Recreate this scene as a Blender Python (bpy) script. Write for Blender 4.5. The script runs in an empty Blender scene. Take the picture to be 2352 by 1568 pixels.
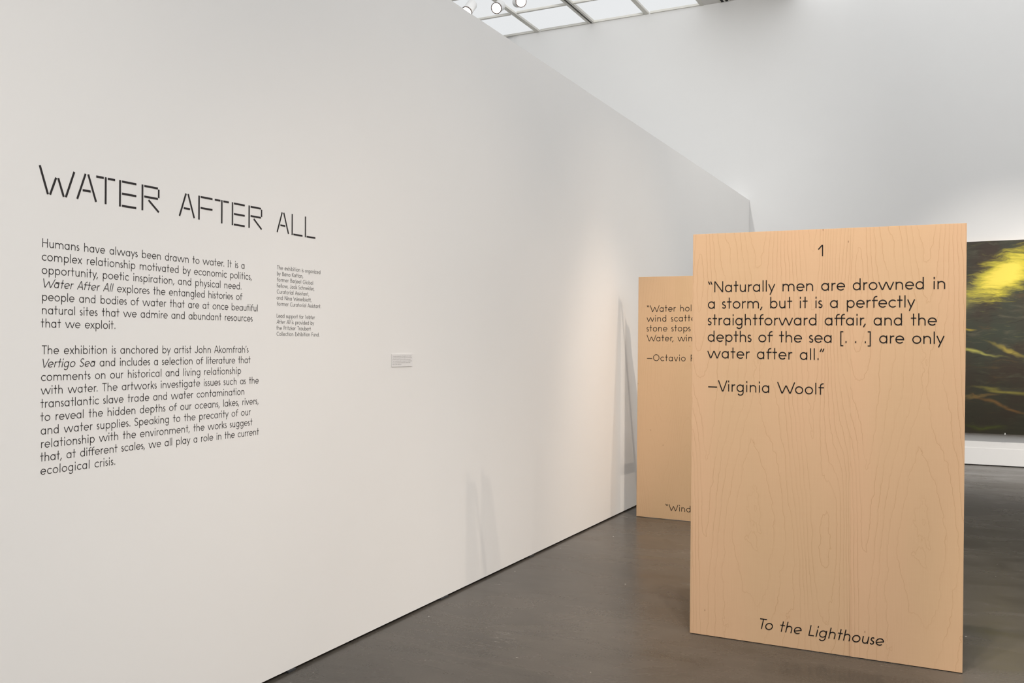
import bpy, bmesh, math, random
from mathutils import Vector, Matrix
R = math.radians
sc = bpy.context.scene
col = sc.collection

# ---------------------------------------------------------------- camera, exposure
CAM_H = 1.42953
camd = bpy.data.cameras.new('camera'); cam = bpy.data.objects.new('camera', camd); col.objects.link(cam)
camd.sensor_width = 36.0; camd.lens = 32.396; camd.clip_end = 200
_r = Vector((0.895968, 0.444101, 0.003895)); _d = Vector((0.001615, 0.005513, -0.999984)); _f = Vector((-0.444115, 0.895960, 0.004222))
cam.matrix_world = Matrix(((_r.x, -_d.x, -_f.x, 0), (_r.y, -_d.y, -_f.y, 0), (_r.z, -_d.z, -_f.z, CAM_H), (0, 0, 0, 1)))
sc.camera = cam
sc.view_settings.view_transform = 'Standard'; sc.view_settings.look = 'None'
sc.view_settings.gamma = 1; sc.view_settings.use_curve_mapping = False
sc.view_settings.exposure = 0.0

# ---------------------------------------------------------------- world (an enclosed room: only a dim grey beyond it)
w = bpy.data.worlds.new('world'); sc.world = w; w.use_nodes = True
w.node_tree.nodes['Background'].inputs[0].default_value = (.5, .52, .55, 1)
w.node_tree.nodes['Background'].inputs[1].default_value = .2

# ---------------------------------------------------------------- lights (track spots and added fill spots above the frame, and the lit ceiling bays)
CEIL = 6.128
XW = -2.653          # face of the partition wall
YB = 12.534          # face of the back wall
SKY_L = 0.77         # radiance of the visible lit ceiling
SKY_R = 1.8         # the bay above this gallery
WARM = (1.0, .86, .72); SOFT = (1.0, .93, .85)
def spot(name, loc, aim, power, angle, blend=.6, color=WARM, radius=.05):
    l = bpy.data.lights.new(name, 'SPOT'); l.energy = power; l.spot_size = R(angle); l.spot_blend = blend
    l.color = color; l.shadow_soft_size = radius
    o = bpy.data.objects.new(name, l); col.objects.link(o); o.location = loc
    o.rotation_euler = (Vector(aim) - Vector(loc)).to_track_quat('-Z', 'Y').to_euler()
    return o
# pair in front of the near board, one in front of the far board
spot('unseen_spot_lamp', (-.62, 3.0, 6.0), (-.75, 4.5, 1.15), 640, 48, .9, (1, .855, .72))
spot('unseen_spot_lamp', (-.33, 3.0, 6.0), (-.50, 4.5, 1.15), 640, 48, .9, (1, .855, .72))
spot('unseen_spot_lamp', (-.50, 5.6, 6.0), (-1.70, 7.4, .40), 1150, 38, .9, WARM)
spot('unseen_spot_lamp', (.95, 3.0, 6.0), (.95, 4.3, 0), 900, 24, .5, WARM)  # added fill spot, brightens the floor right of the near board
# raking lamps from the right that print the boards' profiles on the partition
spot('unseen_spot_lamp', (3.14, 3.77, 6.0), (XW, 4.6, .3), 250, 42, 1)
spot('unseen_spot_lamp', (3.14, 3.20, 6.0), (XW, 4.4, .3), 250, 42, 1)
spot('unseen_spot_lamp', (1.95, 7.72, 6.0), (XW, 7.5, .7), 330, 44, 1, WARM, .025)
# wall washers on the introduction text
spot('unseen_spot_lamp', (3.6, -1.0, 6.0), (XW, 1.2, -.8), 660, 52, 1, SOFT)
spot('unseen_spot_lamp', (3.6, .5, 6.0), (XW, 2.5, -.7), 520, 48, 1, SOFT)
spot('unseen_spot_lamp', (1.8, 9.9, 6.0), (XW, 10.6, 2.4), 170, 62, 1, (1, .97, .93))  # added fill spot for the dim far end of the partition
# painting lamps
spot('unseen_spot_lamp', (.5, 9.4, 6.0), (.5, YB, -.9), 900, 56, 1, SOFT)
spot('unseen_spot_lamp', (1.8, 9.4, 6.0), (1.8, YB, -.9), 900, 56, 1, SOFT)
# two added fill spots that brighten the back wall beyond the partition
spot('unseen_spot_lamp', (-3.05, 6.5, 5.8), (-5.2, YB, 4.4), 275, 84, 1, (1, .99, .97))
spot('unseen_spot_lamp', (-3.10, 6.9, 5.8), (-4.9, YB, 4.4), 275, 84, 1, (1, .99, .97))

# ---------------------------------------------------------------- helpers
def link(name, me, mat=None, parent=None):
    o = bpy.data.objects.new(name, me); col.objects.link(o)
    if mat is not None:
        me.materials.clear(); me.materials.append(mat)
    if parent is not None: o.parent = parent
    return o
def tag(o, label=None, cat=None, group=None, kind=None):
    if label: o['label'] = label
    if cat: o['category'] = cat
    if group: o['group'] = group
    if kind: o['kind'] = kind
    return o
def empty(name, loc=(0, 0, 0), rz=0, **k):
    o = bpy.data.objects.new(name, None); col.objects.link(o); o.location = loc; o.rotation_euler = (0, 0, rz)
    o.empty_display_size = .1
    return tag(o, **k)
class MB:
    def __init__(s): s.bm = bmesh.new()
    def box(s, x0, x1, y0, y1, z0, z1):
        vs = [s.bm.verts.new((x, y, z)) for z in (z0, z1) for y in (y0, y1) for x in (x0, x1)]
        for f in ((0, 2, 3, 1), (4, 5, 7, 6), (0, 1, 5, 4), (2, 6, 7, 3), (0, 4, 6, 2), (1, 3, 7, 5)):
            s.bm.faces.new([vs[i] for i in f])
        return s
    def hexa(s, pts):            # 8 corner points, bottom four then top four, counter-clockwise
        vs = [s.bm.verts.new(p) for p in pts]
        for f in ((0, 3, 2, 1), (4, 5, 6, 7), (0, 1, 5, 4), (1, 2, 6, 5), (2, 3, 7, 6), (3, 0, 4, 7)):
            s.bm.faces.new([vs[i] for i in f])
        return s
    def lathe(s, prof, n=40, M=None):
        rings = []
        for r, z in prof:
            if r < 1e-6: rings.append([s.bm.verts.new((0, 0, z))])
            else: rings.append([s.bm.verts.new((r * math.cos(2 * math.pi * i / n), r * math.sin(2 * math.pi * i / n), z)) for i in range(n)])
        for a, b in zip(rings, rings[1:]):
            for i in range(n):
                j = (i + 1) % n
                if len(a) == 1: s.bm.faces.new((a[0], b[j], b[i]))
                elif len(b) == 1: s.bm.faces.new((a[i], a[j], b[0]))
                else: s.bm.faces.new((a[i], a[j], b[j], b[i]))
        if M is not None: bmesh.ops.transform(s.bm, matrix=M, verts=s.bm.verts)
        return s
    def build(s, name, mat=None, parent=None, bevel=0, smooth=False):
        if bevel: bmesh.ops.bevel(s.bm, geom=list(s.bm.edges), offset=bevel, segments=2, affect='EDGES')
        bmesh.ops.recalc_face_normals(s.bm, faces=s.bm.faces)
        me = bpy.data.meshes.new(name); s.bm.to_mesh(me); s.bm.free()
        if smooth:
            for p in me.polygons: p.use_smooth = True
        return link(name, me, mat, parent)

class NT:
    """small helper for node materials"""
    def __init__(s, name):
        s.m = bpy.data.materials.new(name); s.m.use_nodes = True; s.t = s.m.node_tree; s.t.nodes.clear()
        s.out = s.n('ShaderNodeOutputMaterial'); s.b = s.n('ShaderNodeBsdfPrincipled'); s.l(s.b.outputs[0], s.out.inputs[0])
    def n(s, typ, **k):
        x = s.t.nodes.new(typ)
        for a, b in k.items(): setattr(x, a, b)
        return x
    def l(s, a, b): s.t.links.new(a, b)
    def put(s, inp, v):
        if hasattr(v, 'is_output'): s.l(v, inp)
        else: inp.default_value = v
    def math(s, op, a, b=0.0, c=0.0, clamp=False):
        x = s.n('ShaderNodeMath', operation=op, use_clamp=clamp); s.put(x.inputs[0], a); s.put(x.inputs[1], b); s.put(x.inputs[2], c); return x.outputs[0]
    def coord(s, kind='Object'): return s.n('ShaderNodeTexCoord').outputs[kind]
    def mapping(s, v, scale=(1, 1, 1), loc=(0, 0, 0), rot=(0, 0, 0)):
        x = s.n('ShaderNodeMapping'); s.l(v, x.inputs[0]); x.inputs[1].default_value = loc; x.inputs[2].default_value = rot; x.inputs[3].default_value = scale; return x.outputs[0]
    def noise(s, v, scale, detail=2, rough=.5, dist=0, out=0):
        x = s.n('ShaderNodeTexNoise'); s.l(v, x.inputs['Vector']); x.inputs['Scale'].default_value = scale
        x.inputs['Detail'].default_value = detail; x.inputs['Roughness'].default_value = rough; x.inputs['Distortion'].default_value = dist; return x.outputs[out]
    def ramp(s, v, a, b, lo=0.0, hi=1.0, smooth=True):
        x = s.n('ShaderNodeMapRange', interpolation_type='SMOOTHSTEP' if smooth else 'LINEAR'); s.put(x.inputs[0], v)
        x.inputs[1].default_value = a; x.inputs[2].default_value = b; x.inputs[3].default_value = lo; x.inputs[4].default_value = hi; return x.outputs[0]
    def mix(s, f, a, b):
        x = s.n('ShaderNodeMix', data_type='RGBA'); s.put(x.inputs[0], f); s.put(x.inputs[6], a); s.put(x.inputs[7], b); return x.outputs[2]
    def sep(s, v):
        x = s.n('ShaderNodeSeparateXYZ'); s.l(v, x.inputs[0]); return x.outputs
    def comb(s, x_, y_, z_):
        x = s.n('ShaderNodeCombineXYZ'); s.put(x.inputs[0], x_); s.put(x.inputs[1], y_); s.put(x.inputs[2], z_); return x.outputs[0]
    def bump(s, hgt, strength=.1, dist=.002):
        x = s.n('ShaderNodeBump'); s.put(x.inputs['Height'], hgt); x.inputs['Strength'].default_value = strength; x.inputs['Distance'].default_value = dist
        s.l(x.outputs[0], s.b.inputs['Normal'])
    def set(s, **k):
        for a, v in k.items():
            i = {'col': 'Base Color', 'rough': 'Roughness', 'metal': 'Metallic', 'spec': 'Specular IOR Level', 'emit': 'Emission Color', 'es': 'Emission Strength'}[a]
            s.put(s.b.inputs[i], v)
        return s
def srgb(r, g, b):
    f = lambda c: c / 12.92 if c <= .04045 else ((c + .055) / 1.055) ** 2.4
    return (f(r / 255), f(g / 255), f(b / 255), 1)

# ---------------------------------------------------------------- materials
def paint(name, c, mott=.012):
    t = NT(name); v = t.coord()
    n = t.noise(v, 1.3, 3, .6)
    c2 = tuple(x * (1 - mott * 2.5) for x in c[:3]) + (1,)
    t.set(col=t.mix(n, c, c2), rough=.62, spec=.25)
    t.bump(t.noise(v, 260, 2), .06, .0006)
    return t.m
M_wall = paint('white wall paint', (.80, .785, .765, 1))
M_back = paint('white back wall paint', (.80, .795, .785, 1))
M_ceil = paint('ceiling paint', (.84, .82, .79, 1))
def plain(name, c, rough=.5, metal=0, spec=.5):
    t = NT(name); v = t.coord(); n = t.noise(v, 40, 2)
    t.set(col=t.mix(n, c, tuple(x * .94 for x in c[:3]) + (1,)), rough=rough, metal=metal, spec=spec); return t.m
M_black = plain('black recess', (.006, .006, .006, 1), .8)
M_vinyl = plain('black vinyl lettering', (.007, .006, .006, 1), .55, 0, .25)
M_wallvinyl = plain('charcoal vinyl lettering', (.020, .016, .0165, 1), .6, 0, .3)
M_smallvinyl = plain('grey vinyl lettering', (.055, .05, .05, 1), .6, 0, .3)
M_print = plain('grey print', (.22, .20, .20, 1), .6, 0, .3)
M_card = plain('white card', (.78, .765, .755, 1), .5, 0, .3)
M_grid = plain('painted ceiling grid', (.80, .78, .72, 1), .5)
M_slot = plain('dark ceiling slot', (.02, .02, .02, 1), .6)
M_shim = plain('plastic shim', (.035, .037, .04, 1), .5)
M_housing = plain('white lamp housing', (.82, .82, .82, 1), .4)
M_bezel = plain('grey metal bezel', (.25, .2, .18, 1), .35, .6)
M_clip = plain('steel clip', (.7, .7, .68, 1), .35, .3)
M_batten = plain('pale softwood batten', (.55, .40, .25, 1), .6)
def emitter(name, c, s):
    t = NT(name); t.set(col=(.08, .08, .08, 1), emit=c, es=s, rough=.6); return t.m
M_pane = emitter('lit diffuser', (.965, .985, 1.0, 1), SKY_L)
M_pane2 = emitter('lit diffuser of the near bay', (.97, .985, 1.0, 1), SKY_R)
M_lamp = emitter('lamp glow', (1, .95, .88, 1), 14)

def concrete():
    t = NT('polished concrete'); v = t.coord()
    big = t.noise(v, .55, 4, .6, .4); mid = t.noise(t.mapping(v, (1.0, 1.9, 1), rot=(0, 0, .35)), 1.5, 6, .6, .9)
    streak = t.noise(t.mapping(v, (.8, 3.2, 1), rot=(0, 0, -.28)), 3.0, 5, .6, .8); fine = t.noise(v, 90, 3, .7)
    f = t.math('ADD', t.math('MULTIPLY', big, .40), t.math('MULTIPLY', mid, .42)); f = t.math('ADD', f, t.math('MULTIPLY', streak, .18))
    c = t.mix(t.ramp(f, .34, .66), (.038, .034, .029, 1), (.070, .062, .053, 1))
    c = t.mix(t.math('MULTIPLY', t.ramp(fine, .3, .75), .22), c, (.10, .088, .074, 1))
    # pale flecks of paint and a few scratches
    vo = t.n('ShaderNodeTexVoronoi', feature='F1', voronoi_dimensions='2D'); t.l(v, vo.inputs['Vector']); vo.inputs['Scale'].default_value = 5.5
    keep = t.ramp(t.sep(vo.outputs['Color'])[0], .80, .81); rad = t.math('MULTIPLY', t.math('POWER', t.sep(vo.outputs['Color'])[1], 3), .030)
    fleck = t.math('MULTIPLY', t.math('LESS_THAN', vo.outputs['Distance'], rad), keep)
    sv = t.mapping(v, (1.2, 22, 1), rot=(0, 0, .5)); sn = t.noise(sv, 1.5, 2, .5, .6)
    scr = t.math('MULTIPLY', t.ramp(t.math('ABSOLUTE', t.math('SUBTRACT', sn, .5)), .0, .006, 1, 0), t.ramp(t.noise(v, 2.1, 2), .62, .7))
    mk = t.math('MAXIMUM', t.math('MULTIPLY', fleck, .85), t.math('MULTIPLY', scr, .35))
    c = t.mix(mk, c, (.48, .45, .41, 1))
    t.set(col=c, rough=t.ramp(mid, .3, .7, .20, .30), spec=.15)
    t.bump(t.math('ADD', t.math('MULTIPLY', mid, .8), t.math('MULTIPLY', fine, .12)), .05, .003)
    return t.m
M_floor = concrete()

def maple(name, seed, pale=0.0, leaf=.7425, joint=.7543, contrast=1.0):
    """rotary cut maple veneer: thin brown contour lines, the figure repeating on each veneer leaf"""
    t = NT(name); xyz = t.sep(t.coord()); x, z = xyz[0], xyz[2]
    g = t.math('SUBTRACT', x, joint - leaf); u = t.math('SUBTRACT', g, t.math('MULTIPLY', t.math('FLOOR', t.math('DIVIDE', g, leaf)), leaf))
    def field(du, dz):
        b = t.comb(t.math('ADD', u, du), seed, t.math('ADD', z, dz))
        lo = t.noise(t.mapping(b, (1, 1, .13)), 3.0, 1, .4, .35)              # broad figure
        jag = t.noise(t.mapping(b, (1, 1, .45)), 15, 3, .6)                   # ragged ends
        h = t.math('ADD', t.math('MULTIPLY', lo, 29.0), t.math('MULTIPLY', jag, 1.25))
        return t.math('ADD', h, t.math('MULTIPLY', t.math('SINE', t.math('MULTIPLY', t.math('ADD', u, du), 13.0)), 3.4))
    base = t.comb(u, seed, z); E = .0006
    h = field(0.0, 0.0)
    gu = t.math('DIVIDE', t.math('SUBTRACT', field(E, 0.0), h), E); gz = t.math('DIVIDE', t.math('SUBTRACT', field(0.0, E), h), E)
    gl = t.math('SQRT', t.math('ADD', t.math('MULTIPLY', gu, gu), t.math('MULTIPLY', gz, gz))); gl = t.math('MAXIMUM', gl, 4.0)
    fr = t.math('FRACT', h)
    dist = t.math('DIVIDE', t.math('ABSOLUTE', t.math('SUBTRACT', fr, .5)), gl)      # metres to the line
    line = t.ramp(dist, .0004, .0017, 1, 0)
    soft = t.ramp(t.math('DIVIDE', t.math('SUBTRACT', fr, .5), gl), .0, .009, 1, 0, False); soft = t.math('MULTIPLY', soft, t.math('GREATER_THAN', fr, .5))
    st = t.ramp(t.noise(t.mapping(base, (1, 1, .5)), 7, 2), .3, .66, .15, 1)   # lines come and go
    fib = t.noise(t.mapping(base, (1, 1, .02)), 330, 2, .6); cross = t.noise(t.mapping(base, (.5, 1, 7)), 9, 2, .6)
    hue = t.noise(t.mapping(base, (1, 1, .25)), 2.6, 2)
    A = (.66, .456, .278, 1); B = (.705, .468, .294, 1); L = (.43, .220, .108, 1); P = (.71, .515, .315, 1)
    c = t.mix(t.ramp(hue, .3, .7), A, B)
    c = t.mix(t.math('MULTIPLY', soft, .085 * contrast), c, L)
    c = t.mix(t.math('MULTIPLY', t.math('MULTIPLY', line, st), .43 * contrast), c, L)
    c = t.mix(t.math('MULTIPLY', t.ramp(fib, .35, .75), .07), c, (.45, .27, .14, 1))
    c = t.mix(t.math('MULTIPLY', t.ramp(cross, .4, .7), .08), c, P)
    if pale: c = t.mix(pale, c, (.66, .45, .25, 1))
    # pin knots, and the joint between two leaves
    vo = t.n('ShaderNodeTexVoronoi', feature='F1', voronoi_dimensions='2D'); t.l(t.comb(t.math('ADD', u, seed), t.math('MULTIPLY', z, .45), 0.0), vo.inputs['Vector']); vo.inputs['Scale'].default_value = 9
    pin = t.math('MULTIPLY', t.ramp(vo.outputs['Distance'], .010, .030, 1, 0), t.ramp(t.sep(vo.outputs['Color'])[0], .86, .88))
    c = t.mix(t.math('MULTIPLY', pin, .6), c, (.20, .09, .04, 1))
    jd = t.math('ABSOLUTE', t.math('SUBTRACT', x, joint))
    jm = t.math('MULTIPLY', t.ramp(jd, .0004, .0022, 1, 0), t.ramp(z, .05, .42, .75, .06))
    c = t.mix(jm, c, (.25, .12, .05, 1))
    t.set(col=c, rough=.42, spec=.3); t.bump(fib, .03, .0005)
    return t.m
M_maple = maple('maple veneer', 3.7)
M_maple2 = maple('pale maple veneer', 9.3, .35, .7425, .62, .55)

# ---------------------------------------------------------------- the room
X0, X1, Y0 = -9.6, 6.4, -6.0
SOF = (-3.275, -2.05)                 # the soffit between the two lit ceilings
def struct(name, mb, mat, parent=None):
    o = mb.build(name, mat, parent)
    if parent is None: o['kind'] = 'structure'
    return o
struct('floor', MB().box(X0 - .2, X1 + .2, Y0 - .2, YB + .2, -.15, 0), M_floor)
GAP = .012
struct('wall_left', MB().box(XW - .30, XW, Y0, YB - .0005, GAP, 3.398), M_wall)
struct('baseboard_left', MB().box(XW - .27, XW - .035, Y0 + .01, YB - .02, 0, GAP - .0005), M_black)
wb = struct('wall_back', MB().box(X0, X1, YB + .001, YB + .2, .010, CEIL + .5), M_back)
struct('baseboard_back', MB().box(XW + .001, X1, YB - .0012, YB + .001, .010, .2105), M_back)
struct('trim_1', MB().box(X0, X1, YB + .012, YB + .2, 0, .0095), M_black)
struct('wall_right', MB().box(X1, X1 + .2, Y0, YB + .2, 0, CEIL + .5), M_back)
struct('wall_front', MB().box(X0, X1, Y0 - .2, Y0, 0, CEIL + .5), M_back)
struct('wall_far', MB().box(X0 - .2, X0, Y0, YB + .2, 0, CEIL + .5), M_back)
# ceiling: plaster soffit over the partition, upper slab over both bays
c = MB().box(SOF[0], SOF[1], Y0, YB, CEIL, CEIL + .4); c.box(X0, X1, Y0, YB, CEIL + .4, CEIL + .5)
struct('ceiling', c, M_ceil)

# lit ceiling left of the partition: grid of bars, seven panels in view, the rest as one field
GX = [-3.275, -4.093, -4.934, -5.796, -6.62, -7.44, -8.26, -9.08, X0]
ROW = .825
GY = [YB - ROW * i for i in range(23)]
bars = MB()
for i, gx in enumerate(GX):
    if i == 2:      # this line carries the dark track slot
        bars.box(gx - .050, gx - .016, Y0, YB, CEIL - .004, CEIL + .03); bars.box(gx + .016, gx + .050, Y0, YB, CEIL - .004, CEIL + .03)
    elif i == 0: bars.box(gx - .055, gx, Y0, YB, CEIL - .004, CEIL + .03)
    elif i < len(GX) - 1: bars.box(gx - .031, gx - .003, Y0, YB, CEIL - .003, CEIL + .03); bars.box(gx - .003, gx + .027, Y0, YB, CEIL, CEIL + .03)
for j, gy in enumerate(GY):
    a = gy - (.026 if j == 0 else .017); b = gy if j == 0 else gy + .017
    for (xa, xb) in zip(GX[1:], GX): bars.box(xa + .05, xb - .05, a, b, CEIL + .001, CEIL + .03)
struct('trim_2', bars, M_grid)
struct('trim_3', MB().box(GX[2] - .016, GX[2] + .016, Y0, YB, CEIL + .012, CEIL + .03), M_slot)
seen = {(0, 0): 'luminous white ceiling panel against the back wall beside the plaster soffit',
        (1, 0): 'luminous white ceiling panel against the back wall, just right of the dark track slot',
        (2, 0): 'luminous white ceiling panel against the back wall, just left of the dark track slot',
        (3, 0): 'luminous white ceiling panel against the back wall, cut by the top of the partition',
        (1, 1): 'luminous white ceiling panel in the second row, right of the dark track slot',
        (2, 1): 'luminous white ceiling panel in the second row, behind the right spotlight head',
        (3, 1): 'luminous white ceiling panel in the second row, behind the two left spotlight heads'}
rest = MB(); proto = None
for i in range(len(GX) - 1):
    for j in range(len(GY) - 1):
        xa, xb, ya, yb_ = GX[i + 1] + .003, GX[i] - .003, GY[j + 1] + .003, GY[j] - .003
        if (i, j) in seen:
            mb = MB().box(-(xb - xa) / 2, (xb - xa) / 2, -(yb_ - ya) / 2, (yb_ - ya) / 2, 0, .012)
            o = mb.build('ceiling_light', M_pane); o.location = ((xa + xb) / 2, (ya + yb_) / 2, CEIL + .031)
            tag(o, seen[(i, j)], 'ceiling light', 'lit ceiling panels')
        elif yb_ > Y0: rest.box(xa, xb, max(ya, Y0), yb_, CEIL + .031, CEIL + .043)
struct('window_1', rest, M_pane)
# lit ceiling above this gallery (out of frame), same grid
bars = MB(); n = 9; dx = (X1 - SOF[1]) / n
for i in range(n + 1):
    gx = SOF[1] + dx * i; bars.box(max(gx - .035, SOF[1]), min(gx + .035, X1), Y0, YB, CEIL, CEIL + .03)
for gy in GY:
    if gy - .02 > Y0: bars.box(SOF[1] + .04, X1 - .04, gy - .03, min(gy + .02, YB), CEIL + .001, CEIL + .03)
struct('trim_4', bars, M_grid)
struct('window_2', MB().box(SOF[1], X1, Y0, YB, CEIL + .031, CEIL + .043), M_pane2)
# linear air slot in the soffit
v = empty('ceiling_vent', (-2.985, YB - 1.0, CEIL), label='narrow linear air vent with two black slots in the plaster soffit', cat='vent')
fr = MB()
for a, b in ((-.075, -.05), (-.012, .012), (.05, .075)): fr.box(a, b, -.995, .995, -.006, .0)
fr.build('frame', M_grid, v)
for a in (-.05, .012): MB().box(a, a + .038, -.995, .995, -.002, 0).build('slot', M_black, v)

# ---------------------------------------------------------------- monoline lettering
S = .090                                # stroke in cap heights
X = .665                                # x-height
h_ = S / 2
def arc(cx, cy, rx, ry, a0, a1, n=None):
    n = n or max(4, int(abs(a1 - a0) / 12))
    return [(cx + rx * math.cos(R(a0 + (a1 - a0) * i / n)), cy + ry * math.sin(R(a0 + (a1 - a0) * i / n))) for i in range(n + 1)]
def ring(cx, cy, rx, ry): return arc(cx, cy, rx, ry, 0, 360, 34)
RY = (X - S) / 2 + .008; CY = X / 2; RX = .302
def glyphs():
    G = {}
    def g(ch, strokes, l=.13, r=.13, shift=0): G[ch] = (strokes, l, r)
    bowl = ring(0, CY, .283, RY); st = .283 - .014
    rd = .088
    g('a', [bowl, [(st, 0), (st, X)]], rd, .13)
    g('d', [bowl, [(st, 0), (st, 1.02)]], rd, .13)
    g('q', [bowl, [(st, -.33), (st, X)]], rd, .13)
    g('b', [bowl, [(-st, 0), (-st, 1.02)]], .13, rd)
    g('p', [bowl, [(-st, -.33), (-st, X)]], .13, rd)
    g('g', [bowl, [(st, X), (st, -.04)] + arc(st - .25, -.04, .25, .255, 0, -148)[1:]], rd, .13)
    g('o', [ring(0, CY, .305, RY)], rd, rd)
    g('c', [arc(0, CY, RX, RY, 44, 316)], rd, .05)
    g('e', [[(-RX, CY), (RX, CY)] + arc(0, CY, RX, RY, 0, 318)[1:]], rd, .075)
    g('l', [[(0, 0), (0, 1.02)]])
    g('i', [[(0, 0), (0, X)], [(0, .83), (0, 1.0)]])
    g('j', [[(0, X), (0, -.10)] + arc(-.17, -.10, .17, .18, 0, -100)[1:], [(0, .83), (0, 1.0)]], -.08, .13)
    g('t', [[(0, 0), (0, 1.0)], [(-.205, X - h_ - .005), (.215, X - h_ - .005)]], .035, .03)
    g('f', [[(0, 0), (0, .74)] + arc(.22, .74, .22, .215, 180, 78)[1:], [(-.165, X - h_ - .005), (.30, X - h_ - .005)]], .04, -.02)
    hump = lambda x0, wd: [(x0, 0), (x0, X - .26)]
    def arch(x0, wd): rx = wd / 2; return arc(x0 + rx, X - h_ - .235, rx, .235, 165, 0) + [(x0 + wd, 0)]
    g('n', [[(0, 0), (0, X)], arch(0, .495)])
    g('h', [[(0, 0), (0, 1.02)], arch(0, .475)])
    g('m', [[(0, 0), (0, X)], arch(0, .475), arch(.475, .475)])
    g('r', [[(0, 0), (0, X)], arc(.215, X - h_ - .235, .215, .235, 165, 70)], .13, .02)
    g('u', [[(0, X), (0, h_ + .24)] + arc(.228, h_ + .24, .228, .248, 180, 345)[1:], [(.455, X), (.455, 0)]], .12, .13)
    g('s', [arc(0, X - h_ - .140, .125, .144, 38, 208) + [(-.06, X / 2 + .045), (.07, X / 2 - .045)] + arc(0, h_ + .148, .140, .152, 28, -152)], .07, .07)
    def vee(top, wd, k=.035): return [(-wd / 2, top), (-k, h_ * .8), (k, h_ * .8), (wd / 2, top)]
    g('v', [vee(X, .54)], .06, .06)
    g('y', [[(-.265, X), (0, .03)], [(.27, X), (-.145, -.29)]], .06, .05)
    k = .028
    def dub(top, q, mid, wv): return [(-q, top), (-wv - k, h_ * .8), (-wv + k, h_ * .8), (-k, mid - h_ * .8), (k, mid - h_ * .8), (wv - k, h_ * .8), (wv + k, h_ * .8), (q, top)]
    g('w', [dub(X, .585, X, .30)], .05, .05)
    g('x', [[(-.25, 0), (.25, X)], [(-.25, X), (.25, 0)]], .06, .06)
    g('z', [[(-.24, X - h_), (.21, X - h_), (-.24, h_), (.26, h_)]], .08, .08)
    g('k', [[(0, 0), (0, 1.02)], [(.40, X), (.03, .27)], [(.14, .37), (.43, 0)]], .13, .04)
    # capitals
    g('H', [[(0, 0), (0, 1)], [(.60, 0), (.60, 1)], [(0, .52), (.60, .52)]])
    g('N', [[(0, 0), (0, 1), (.05, 1 - h_), (.68, h_), (.73, 0), (.73, 1)][0:2], [(.02, 1 - .02), (.71, .02)], [(.73, 0), (.73, 1)]])
    g('W', [dub(1.0, .74, .70, .345)], .05, .05)
    g('V', [vee(1.0, .78)], .05, .03)
    g('A', [[(-.37, 0), (-.03, 1 - h_ * .8), (.03, 1 - h_ * .8), (.37, 0)], [(-.25, .31), (.25, .31)]], .05, .05)
    g('T', [[(-.32, 1 - h_), (.32, 1 - h_)], [(0, 0), (0, 1)]], .05, .02)
    g('I', [[(0, 0), (0, 1)], [(-.09, 1 - h_), (.09, 1 - h_)], [(-.09, h_), (.09, h_)]], .1, .1)
    g('L', [[(0, 1), (0, h_), (.45, h_)]], .13, .04)
    g('F', [[(0, 0), (0, 1)], [(0, 1 - h_), (.46, 1 - h_)], [(0, .52), (.42, .52)]], .13, .03)
    g('E', [[(0, 0), (0, 1)], [(0, 1 - h_), (.46, 1 - h_)], [(0, .52), (.42, .52)], [(0, h_), (.46, h_)]], .13, .06)
    g('P', [[(0, 0), (0, 1)], [(0, 1 - h_), (.24, 1 - h_)] + arc(.24, .715, .235, .24, 90, -90)[1:] + [(0, .475)]], .13, .06)
    g('R', [[(0, 0), (0, 1)], [(0, 1 - h_), (.24, 1 - h_)] + arc(.24, .715, .235, .24, 90, -90)[1:] + [(0, .475)], [(.2, .475), (.48, 0)]], .13, .05)
    g('B', [[(0, 0), (0, 1)], [(0, 1 - h_), (.22, 1 - h_)] + arc(.22, .745, .2, .21, 90, -90)[1:] + [(0, .535)], [(.2, .535), (.26, .535)] + arc(.26, .29, .235, .245, 90, -90)[1:] + [(0, h_)]], .13, .08)
    g('C', [arc(0, .5, .455, .465, 48, 312)], .08, .06)
    g('G', [arc(0, .5, .455, .465, 48, 355) + [(.45, .46), (.14, .46)]], .08, .08)
    g('O', [ring(0, .5, .46, .465)], .08, .08)
    g('J', [[(.25, 1), (.25, .26)] + arc(.03, .26, .22, .225, 0, -165)[1:]], .05, .13)
    g('K', [[(0, 0), (0, 1)], [(.50, 1), (.03, .43)], [(.16, .58), (.54, 0)]], .13, .04)
    g('S', [arc(0, .735, .215, .22, 32, 205) + [(-.10, .57), (.12, .44)] + arc(0, .268, .245, .228, 25, -155)], .08, .08)
    # signs
    g('.', [[(0, 0), (0, .155)]], .14, .10)
    g(',', [[(-.07, -.15), (.08, .14)]], .02, .08)
    g('\u2019', [[(-.05, .74), (.06, 1.0)]], .03, .05)
    g('\u201c', [[(-.16, 1.0), (-.03, .72)], [(.04, 1.0), (.17, .72)]], .0, .10)
    g('\u201d', [[(-.17, .72), (-.04, 1.0)], [(.03, .72), (.16, 1.0)]], .05, .05)
    g('\u2014', [[(-.42, .37), (.42, .37)]], .03, .03)
    g('[', [[(.2, 1.0 - h_ + .02), (0, 1.0 - h_ + .02), (0, -.24), (.2, -.24)]], .13, .06)
    g(']', [[(-.2, 1.0 - h_ + .02), (0, 1.0 - h_ + .02), (0, -.24), (-.2, -.24)]], .06, .13)
    g('1', [[(-.36, .62), (-.05, 1 - h_ * .6), (0, 1 - h_ * .6)], [(0, 0), (0, 1)]], .1, .13)
    # italic forms of a and e
    g('a/', [ring(0, CY - .03, .27, RY - .03), [(st - .01, 0), (st - .01, X)], [(-.2, X - h_ * .7), (st + .02, X - h_ * .7)]], rd, .13)
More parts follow.
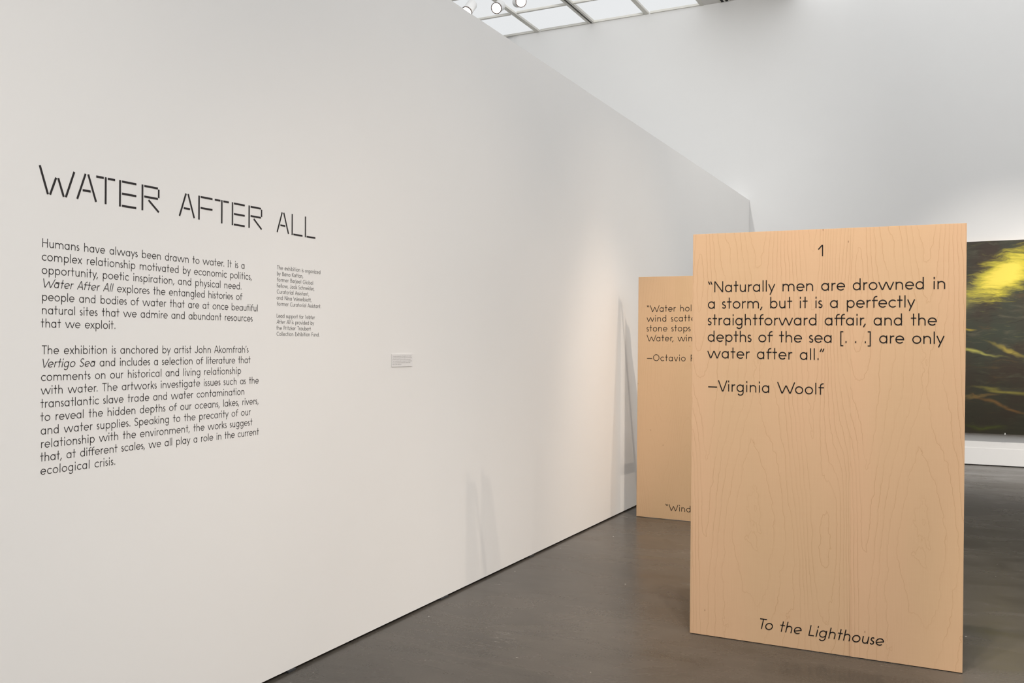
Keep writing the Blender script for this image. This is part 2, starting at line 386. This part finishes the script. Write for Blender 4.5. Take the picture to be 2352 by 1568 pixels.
    g('e/', [[(-RX + .01, CY - .09), (RX - .005, CY + .05)] + arc(0, CY, RX, RY, 8, 315)[1:]], rd, .075)
    return G
GL = glyphs()
KERN = {('f', 'f'): -.09, ('T', 'h'): -.02, ('T', 'o'): -.12, ('W', 'a'): -.10, ('V', 'e'): -.08, ('V', 'i'): -.04, ('r', ','): -.12, ('r', '.'): -.1, ('A', 'f'): -.03,
        ('W', 'o'): -.10, ('W', 'i'): -.02, ('W', 'e'): -.08, ('T', 'r'): -.08, ('F', 'e'): -.05, ('P', 'a'): -.04, ('w', ','): -.05, ('y', ','): -.08, ('.', '\u201d'): -.03, ('\u201c', 'W'): -.03}
SPACE = .58
def layout(text, italic):
    """list of (glyph, x) plus the right edge; italic is a set of character indices"""
    x = None; out = []; prev = None; ng = 0
    for i, ch in enumerate(text):
        if ch == ' ':
            x += SPACE; prev = None; out.append(None); continue
        key = ch + '/' if i in italic and ch + '/' in GL else ch
        st, l, r = GL[key]
        xs = [p[0] for q in st for p in q]; a, b = min(xs) - h_, max(xs) + h_
        if ch in 'vwyxWVAk,': a, b = a + .012, b - .012
        if x is None: x = 0
        else: x += l + KERN.get((prev, ch), 0)
        out.append((key, x - a, i in italic)); x += (b - a); right = x; x += r; prev = ch
    return out, right
def ribbon(bm, pts, hw, M, depth):
    closed = len(pts) > 3 and abs(pts[0][0] - pts[-1][0]) + abs(pts[0][1] - pts[-1][1]) < 1e-9
    if closed: pts = pts[:-1]
    P = [Vector(p) for p in pts]; n = len(P); L = []; Rr = []
    for i in range(n):
        d0 = (P[i] - P[i - 1]) if (i or closed) else None
        d1 = (P[(i + 1) % n] - P[i]) if (i < n - 1 or closed) else None
        if d0 is None: d0 = d1
        if d1 is None: d1 = d0
        d0 = d0.normalized(); d1 = d1.normalized()
        n0 = Vector((-d0.y, d0.x)); n1 = Vector((-d1.y, d1.x)); m = n0 + n1
        if m.length < 1e-6: m = n0
        m.normalize(); k = hw / max(.45, m.dot(n0))
        L.append(P[i] + m * k); Rr.append(P[i] - m * k)
    F = lambda p, d: bm.verts.new(M(p.x, p.y, d))
    lf = [F(p, depth) for p in L]; rf = [F(p, depth) for p in Rr]; lb = [F(p, 0) for p in L]; rb = [F(p, 0) for p in Rr]
    rng = range(n if closed else n - 1)
    for i in rng:
        j = (i + 1) % n
        bm.faces.new((rf[i], rf[j], lf[j], lf[i])); bm.faces.new((lf[i], lf[j], lb[j], lb[i])); bm.faces.new((rf[j], rf[i], rb[i], rb[j]))
    if not closed:
        bm.faces.new((lf[0], lb[0], rb[0], rf[0])); bm.faces.new((lf[-1], rf[-1], rb[-1], lb[-1]))
def italics(text, words):
    s = set()
    for wd in words:
        i = text.find(wd)
        s |= set(range(i, i + len(wd)))
    return s
def text_line(name, text, place, u0, v0, cap, mat, parent, end=None, upto=None, ital=(), slant=.21, stroke=S, depth=.0004, tracking=0.0):
    """one line of lettering; place(u, v, d) gives the local point; end is where the line (or its part up to 'upto') stops"""
    it = italics(text, ital); lay, right = layout(text, it)
    tr = tracking
    if end is not None:
        sub = text if upto is None else text[:text.find(upto) + len(upto)]
        _, rgt = layout(sub, it); tr = ((end - u0) / cap - rgt) / (len(sub) - 1)
    bm = bmesh.new()
    for i, e in enumerate(lay):
        if e is None: continue
        key, gx, sl = e; off = gx + tr * i
        for st in GL[key][0]:
            def Mp(x, y, d, off=off, sl=sl):
                return place(u0 + (x + off + ((y - .3) * slant if sl else 0)) * cap, v0 + y * cap, d)
            ribbon(bm, st, stroke / 2, Mp, depth)
    bmesh.ops.recalc_face_normals(bm, faces=bm.faces)
    me = bpy.data.meshes.new(name); bm.to_mesh(me); bm.free()
    return link(name, me, mat, parent)

# ---------------------------------------------------------------- lettering on the partition
EPS = .0003
def wall_place(ox, oy, oz): return lambda u, v, d: (d, u - oy, v - oz)
hd = empty('heading_lettering', (XW + EPS, 1.958, 1.908), label='large black stencil heading reading WATER AFTER ALL on the white partition', cat='lettering')
PL = wall_place(0, 1.958, 1.908)
T0, T1 = 1.9085, 2.0005; hb = .0036; YM = .9555 - .9545
def stick(a, b, c, d): return (a, b, c, d)
def L_(x, w_): return []
TITLE = []
def stem(x, z1=T1, z0=T0): return (x, z1, x, z0)
def bar(xa, xb, z): return (xa, z, xb, z)
ZT, ZM, ZB = T1 - hb, 1.9547, T0 + hb
def letA(x): return [(x + .0315, T1 - .002, x, T0 + .002), (x + .042, T1 - .002, x + .0735, T0 + .002), bar(x + .0208, x + .0517, 1.9424)]
def letT(x): return [bar(x, x + .0303, ZT), stem(x + .0384), bar(x + .0467, x + .0768, ZT)]
def letE(x): return [stem(x), bar(x + .0082, x + .0700, ZT), bar(x + .0084, x + .0700, ZM), bar(x + .0082, x + .0700, ZB)]
def letF(x): return letE(x)[:3]
def letR(x): return [stem(x), bar(x + .0081, x + .0700, ZT), (x + .0741, ZT - hb * 1.0, x + .0741, 1.9628), bar(x + .0083, x + .0702, 1.9588), (x + .0275, 1.9486, x + .0750, 1.9105)]
def letL(x): return [stem(x), bar(x + .0081, x + .0696, ZB)]
TITLE = [[(1.959, T1 - .003, 1.9887, T0 + .001), (2.0180, 1.9675, 1.9964, T0 + .001), (2.0256, 1.9675, 2.0463, T0 + .001), (2.0855, T1 - .003, 2.0542, T0 + .001)],
         letA(2.0974), letT(2.1712), letE(2.2691), letR(2.3663), letA(2.5397), letF(2.6371), letT(2.7195), letE(2.8168), letR(2.9126), letA(3.0842), letL(3.1818), letL(3.2717)]
for sticks in TITLE:
    bm = bmesh.new()
    for a, b, c_, d_ in sticks: ribbon(bm, [(a, b), (c_, d_)], hb, PL, .0006)
    bmesh.ops.recalc_face_normals(bm, faces=bm.faces)
    me = bpy.data.meshes.new('letter'); bm.to_mesh(me); bm.free(); link('letter', me, M_wallvinyl, hd)

INTRO = [('Humans have always been drawn to water. It is a', 2.8872), ('complex relationship motivated by economic politics,', 2.9294),
         ('opportunity, poetic inspiration, and physical need.', 2.8693), ('Water After All explores the entangled histories of', 2.8771),
         ('people and bodies of water that are at once beautiful', 2.966), ('natural sites that we admire and abundant resources', 2.9361), ('that we exploit.', 2.2523)]
INTRO2 = [('The exhibition is anchored by artist John Akomfrah\u2019s', 2.9131), ('Vertigo Sea and includes a selection of literature that', 2.9258),
          ('comments on our historical and living relationship', 2.8698), ('with water. The artworks investigate issues such as the', 2.9742),
          ('transatlantic slave trade and water contamination', 2.8897), ('to reveal the hidden depths of our oceans, lakes, rivers,', 2.9736),
          ('and water supplies. Speaking to the precarity of our', 2.9286), ('relationship with the environment, the works suggest', 2.9387),
          ('that, at different scales, we all play a role in the current', 2.9777), ('ecological crisis.', 2.2551)]
def block(name, label, lines, u0, z0, pitch, cap, mat, cat, stroke, hang={}):
    e = empty(name, (XW + EPS, u0, z0), label=label, cat=cat); P = wall_place(0, u0, z0)
    for i, (tx, end) in enumerate(lines):
        it = [q for q in ('Water After All', 'Vertigo Sea', 'After All', 'Water') if q in tx and tx.find(q) >= 0]
        if tx.startswith('The exhib') or 'with water' in tx: it = []
        if 'Water After All' in it: it = ['Water After All']
        text_line('lettering', tx, P, u0 + hang.get(tx[0], 0) * cap, z0 - pitch * i, cap, mat, e, end=end, ital=it, stroke=stroke)
    return e
HANG = {'t': -.16, 'c': -.06, 'o': -.06, 'a': -.06, 'e': -.06, 'w': -.08, 'W': 0, 'V': -.02, 'T': -.04}
block('intro_paragraph', 'upper block of the large black introduction text on the white partition, under the heading', INTRO, 1.970, 1.7379, .04280, .0283, M_wallvinyl, 'wall text', .083, HANG)
block('intro_paragraph', 'lower and longer block of the large black introduction text on the white partition', INTRO2, 1.970, 1.7379 - 8 * .0428, .04280, .0283, M_wallvinyl, 'wall text', .083, HANG)
CRED = [('The exhibition is organized', 3.3781), ('by Bana Kattan,', 3.2576), ('former Barjeel Global', 3.3264), ('Fellow, Jack Schneider,', 3.3347),
        ('Curatorial Assistant,', 3.2985), ('and Nina Wexelblatt,', 3.3149), ('former Curatorial Assistant.', 3.3843)]
CRED2 = [('Lead support for Water', 3.3413), ('After All is provided by', 3.3347), ('the Pritzker Traubert', 3.3127), ('Collection Exhibition Fund.', 3.3736)]
block('credit_paragraph', 'seven line block of small credit text right of the introduction on the white partition', CRED, 3.0845, 1.7512, .02584, .0172, M_smallvinyl, 'wall text', .080, HANG)
block('credit_paragraph', 'four line block of small credit text about the support, below the seven line one', CRED2, 3.0845, 1.7512 - 8 * .02584, .02584, .0172, M_smallvinyl, 'wall text', .080, HANG)

# small label card further along the wall
lb = empty('wall_label', (XW, 3.9592, 1.3166), label='small white label card with six lines of tiny grey print on the white partition', cat='label')
MB().box(.0003, .0030, 0, .1970, 0, .0660).build('card', M_card, lb)
LAB = [('The quotes displayed in this gallery are excerpts', 4.1449), ('from books and poems that explore the relationship', 4.1494), ('between humans and the natural environment.', 4.1400),
       ('Their numbering system corresponds to bookmarks', 4.1494), ('that are presented alongside the original texts', 4.1340), ('later in the exhibition.', 4.0500)]
for i, (tx, end) in enumerate(LAB):
    text_line('lettering', tx, lambda u, v, d: (.00305 + d, u, v), .0067, .0523 - i * .00852, .0056, M_print, lb, end=end - 3.9592, stroke=.09, depth=.0001)

# dark shims under the partition
for (yy, ln, wd, lab) in ((3.19, .050, .03, 'small dark shim under the wall edge nearest the camera'), (4.50, .085, .03, 'small dark shim under the wall edge, before the faint board shadow'),
                     (5.66, .070, .025, 'small dark shim under the wall edge, beyond the faint board shadow')):
    o = MB().box(-wd, .006, -ln / 2, ln / 2, 0, .0095).build('wall_shim', M_shim, bevel=.001); o.location = (XW, yy, 0.0002)
    tag(o, lab, 'shim', 'shims under the partition')

# ---------------------------------------------------------------- free-standing boards
def board(loc, yaw, label, corners, mat):
    """A-frame sign board: local x along the face, y away from the viewer, z up; corners BL, BR, TR, TL on the face"""
    root = empty('sign_board', loc, yaw, label=label, cat='sign')
    T = .019; g = .0
    (a, b), (c_, d_), (e, f_), (p, q) = corners
    pts = [(a, 0, .003), (c_, 0, .003), (c_, T, .003), (a, T, .003), (p, 0, q), (e, 0, f_), (e, T, f_), (p, T, q)]
    panel = MB().hexa(pts).build('panel', mat, root, bevel=.0008)
    top = min(f_, q)
    W_ = c_ - a
    sk = lambda v: p * v / q
    for u in (.006, W_ - .044):
        bu = u + .040 if u < .1 else u - .020
        MB().hexa([(u, T, .0), (u + .038, T, .0), (u + .038, T + .036, .0), (u, T + .036, .0),
                   (u + sk(top), T, top - .02), (u + .038 + sk(top), T, top - .02), (u + .038 + sk(top), T + .036, top - .02), (u + sk(top), T + .036, top - .02)]).build('stile', M_batten, root, bevel=.001)
        D = .52
        MB().hexa([(u, T + .037 + D, 0), (u + .038, T + .037 + D, 0), (u + .038, T + .075 + D, 0), (u, T + .075 + D, 0),
                   (u + sk(top), T + .037, top - .03), (u + .038 + sk(top), T + .037, top - .03), (u + .038 + sk(top), T + .066, top - .03), (u + sk(top), T + .066, top - .03)]).build('rear_leg', M_batten, root, bevel=.001)
        z0, z1 = .600, .665; k = lambda z: T + .05 + D * (1 - z / (top - .03))
        MB().hexa([(bu, T, z0), (bu + .018, T, z0), (bu + .018, k(z0), z0), (bu, k(z0), z0),
                   (bu, T, z1), (bu + .018, T, z1), (bu + .018, k(z1), z1), (bu, k(z1), z1)]).build('side_brace', M_batten, root, bevel=.001)
    MB().box(.062, W_ - .062, T, T + .036, top - .075, top - .03).build('top_rail', M_batten, root, bevel=.001)
    return root, panel
FACE = lambda u, v, d: (u, -.0003 - d, v)
b1, p1 = board((-1.24286, 4.51151, 0), -.0106, 'large near maple board numbered 1 with a five line quotation in black',
               [(0, 0), (1.2201, 0), (1.2347, 1.973), (.0117, 1.9856)], M_maple)
CAPB = .0533
Q1 = [('\u201cNaturally men are drowned in', .0876, 1.6955, 1.1492), ('a storm, but it is a perfectly', .0875, 1.6148, 1.0270), ('straightforward affair, and the', .0869, 1.5335, 1.1160),
      ('depths of the sea [. . .] are only', .0866, 1.4522, 1.1467), ('water after all.\u201d', .0855, 1.3710, .6395), ('\u2014Virginia Woolf', .0873, 1.2094, .6400)]
for tx, u0, v0, end in Q1:
    vshift = -.0085
    def P(u, v, d, u0=u0): return FACE(u, v - .0085 * (u - .0876) / 1.06, d)
    text_line('lettering', tx, P, u0, v0, CAPB, M_vinyl, p1, end=end)
text_line('lettering', '1', FACE, .6083, 1.8522, .0525, M_vinyl, p1, tracking=0)
text_line('lettering', 'To the Lighthouse', FACE, .3370, .0725, .0505, M_vinyl, p1, end=.9000, ital=['To the Lighthouse'], slant=.21, stroke=.092)
b2, p2 = board((-2.49465, 7.3928, 0), -.0300, 'maple board standing behind the near one, partly hidden, close to the left wall',
               [(0, 0), (1.2201, 0), (1.2347, 1.998), (.0124, 2.0059)], M_maple2)
Q2 = [('\u201cWater hollows stone,', .0872, 1.7138, .4680, 'hol'), ('wind scatters water,', .0863, 1.6319, .2562, 'wind'), ('stone stops the wind.', .0859, 1.5504, .4619, 'stops'),
      ('Water, wind, stone.', .0869, 1.4685, .3176, 'Water,'), ('\u2014Octavio Paz', .0874, 1.3056, .4209, 'Octavio')]
for tx, u0, v0, end, up in Q2: text_line('lettering', tx, FACE, u0, v0, CAPB, M_vinyl, p2, end=end, upto=up)
text_line('lettering', '\u201cWind, Water, Stone\u201d', FACE, .2536, .0755, .0525, M_vinyl, p2, end=.4661, upto='Wind')

# ---------------------------------------------------------------- painting on the back wall
def canvas():
    t = NT('stormy oil painting'); p = t.coord(); xyz = t.sep(p); x, z = xyz[0], xyz[2]      # local origin: lower left of the seen part
    warp = t.noise(t.mapping(p, (1, 1, 1.6)), 1.7, 3, .6, .5, 1); wv = t.n('ShaderNodeVectorMath', operation='MULTIPLY_ADD')
    t.l(warp, wv.inputs[0]); wv.inputs[1].default_value = (.30, 0, .22); t.l(p, wv.inputs[2]); q = wv.outputs[0]
    s1 = t.noise(t.mapping(q, (1.5, 1, 7), rot=(0, .38, 0)), 2.2, 6, .62, .3)
    s2 = t.noise(t.mapping(q, (1.2, 1, 10), rot=(0, -.30, 0)), 2.0, 6, .6, .4)
    s3 = t.noise(t.mapping(q, (2.0, 1, 16), rot=(0, .18, 0)), 2.4, 5, .65, .6)
    big = t.noise(q, 2.0, 3, .55)
    c = t.mix(t.ramp(big, .35, .65), srgb(66, 56, 48), srgb(62, 66, 56))
    c = t.mix(t.ramp(s1, .5, .72), c, srgb(84, 82, 68))
    c = t.mix(t.math('MULTIPLY', t.ramp(s2, .58, .75), .7), c, srgb(96, 78, 52))
    c = t.mix(t.math('MULTIPLY', t.ramp(s3, .56, .74), .55), c, srgb(104, 104, 62))
    c = t.mix(t.math('MULTIPLY', t.ramp(s3, .30, .44, 1, 0), .5), c, srgb(44, 36, 32))
    dark = t.ramp(z, .0, 1.5, .8, 0)
    c = t.mix(dark, c, srgb(38, 34, 24))
    qs = t.sep(q); qx, qz = qs[0], qs[2]
    def blob(cx, cz, rx, rz, rot=0.0, soft=(.3, 1.3)):
        a = t.math('SUBTRACT', qx, cx + .15); b = t.math('SUBTRACT', qz, cz + .11)
        ca, sa = math.cos(rot), math.sin(rot)
        u = t.math('ADD', t.math('MULTIPLY', a, ca), t.math('MULTIPLY', b, sa)); v_ = t.math('SUBTRACT', t.math('MULTIPLY', b, ca), t.math('MULTIPLY', a, sa))
        d = t.math('SQRT', t.math('ADD', t.math('POWER', t.math('DIVIDE', u, rx), 2), t.math('POWER', t.math('DIVIDE', v_, rz), 2)))
        d = t.math('ADD', d, t.math('MULTIPLY', t.math('SUBTRACT', s1, .5), 1.3)); d = t.math('ADD', d, t.math('MULTIPLY', t.math('SUBTRACT', s3, .5), 1.1))
        return t.ramp(d, soft[0], soft[1], 1, 0)
    for (cx, cz, rx, rz, rot, colr, k, soft) in (
            (.12, 1.72, .42, .16, .75, srgb(128, 122, 74), .9, (.3, 1.2)),
            (.45, 1.92, .50, .24, .62, srgb(196, 184, 66), 1, (.4, 1.15)),
            (.42, 1.90, .34, .15, .62, srgb(238, 216, 92), 1, (.3, 1.1)),
            (.75, 2.12, .32, .10, .9, srgb(214, 196, 70), .9, (.3, 1.1)),
            (.10, 1.00, .30, .016, -.22, srgb(190, 186, 96), .9, (-.1, 1.5)),
            (.50, .99, .22, .018, -.42, srgb(168, 150, 70), .8, (-.1, 1.7)),
            (.04, 1.26, .07, .012, .05, srgb(204, 180, 66), .8, (-.1, 1.7)),
            (.46, .52, .34, .020, -.12, srgb(132, 124, 58), .9, (-.1, 1.7)),
            (.12, .44, .22, .020, .22, srgb(120, 98, 56), .8, (-.1, 1.7)),
            (.40, .34, .30, .018, -.35, srgb(118, 86, 46), .8, (-.1, 1.7)),
            (.20, .08, .22, .03, .0, srgb(66, 72, 28), .8, (-.1, 1.7))):
        kk = t.math('MULTIPLY', t.ramp(s3, .30, .62, .35, 1), k) if rz < .05 else k
        c = t.mix(t.math('MULTIPLY', blob(cx, cz, rx, rz, rot, soft), kk), c, colr)
    t.set(col=c, rough=.45, spec=.3); t.bump(s1, .10, .002)
    return t.m
pt = empty('painting', (-.036, YB - .0015, .3928), label='tall dark painting with a yellow glow among brown and green swirls on the back wall', cat='painting')
PXL, PXR, PH = -.80, 2.70, 2.315
MB().box(PXL, PXR, -.055, -.0325, 0, PH).build('canvas', canvas(), pt, bevel=.002)
fr = MB()
fr.box(PXL + .01, PXR - .01, -.032, -.001, .01, .07); fr.box(PXL + .01, PXR - .01, -.032, -.001, PH - .07, PH - .01)
fr.box(PXL + .01, PXL + .07, -.032, -.001, .071, PH - .071); fr.box(PXR - .07, PXR - .01, -.032, -.001, .071, PH - .071)
fr.build('stretcher', M_batten, pt)
ck = MB().box(.420, .432, -.0575, -.0555, -.004, .014); ck.box(.420, .432, -.0575, -.001, -.006, -.004)
ck.build('support_clip', M_clip, pt)

# ---------------------------------------------------------------- track lights seen above the partition
rail = MB().box(-6.9, -4.3, 10.46, 10.495, 6.02, 6.05); 
for xx in (-6.5, -5.5, -4.6): rail.box(xx - .006, xx + .006, 10.472, 10.484, 6.05, CEIL)
rail = rail.build('light_track', M_housing); tag(rail, 'white lighting track that carries the three spotlight heads', 'light track')
def track_light(px_dir, loc, axis, label):
    """axis: unit vector from the rear of the can to its lit face"""
    root = empty('track_light', loc, label=label, cat='spotlight', group='track spotlights above the partition')
    Mx = Vector(axis).normalized().to_track_quat('Z', 'Y').to_matrix().to_4x4()
    MB().lathe([(0, -.20), (.045, -.198), (.062, -.185), (.068, -.165), (.068, -.008), (.060, -.008), (.060, -.02), (0, -.02)], M=Mx).build('housing', M_housing, root, smooth=False)
    MB().lathe([(.069, -.012), (.073, -.010), (.073, .002), (.061, .002), (.061, -.007), (.069, -.012)], M=Mx).build('bezel', M_bezel, root)
    MB().lathe([(0, -.010), (.0595, -.010), (.0595, -.004), (0, -.002)], M=Mx).build('lens', M_lamp, root)
    back = Mx @ Vector((0, 0, -.12)); zt = 6.02 - loc[2]
    st = MB().box(back.x - .006, back.x + .006, back.y - .006, back.y + .006, back.z + .05, zt - .0)
    st.box(back.x - .02, back.x + .02, min(back.y, 10.4775 - loc[1]) - .012, max(back.y, 10.4775 - loc[1]) + .012, zt - .022, zt - .001)
    st.build('stem', M_housing, root)
    return root
Rv, Dv, Bv = _r, _d, -_f
def ax(a, b, c_): return Rv * a + Dv * b + Bv * c_
track_light(None, (-5.815, 10.38, 5.735), ax(-.38, .74, .55), 'left spotlight head of three, half hidden behind the partition top')
track_light(None, (-5.484, 10.57, 5.79), ax(-.30, .50, .80), 'middle spotlight head of three, its lit face tilted down')
track_light(None, (-5.095, 10.50, 5.79), ax(.28, .30, .91), 'right spotlight head of three, cut by the top of the picture')
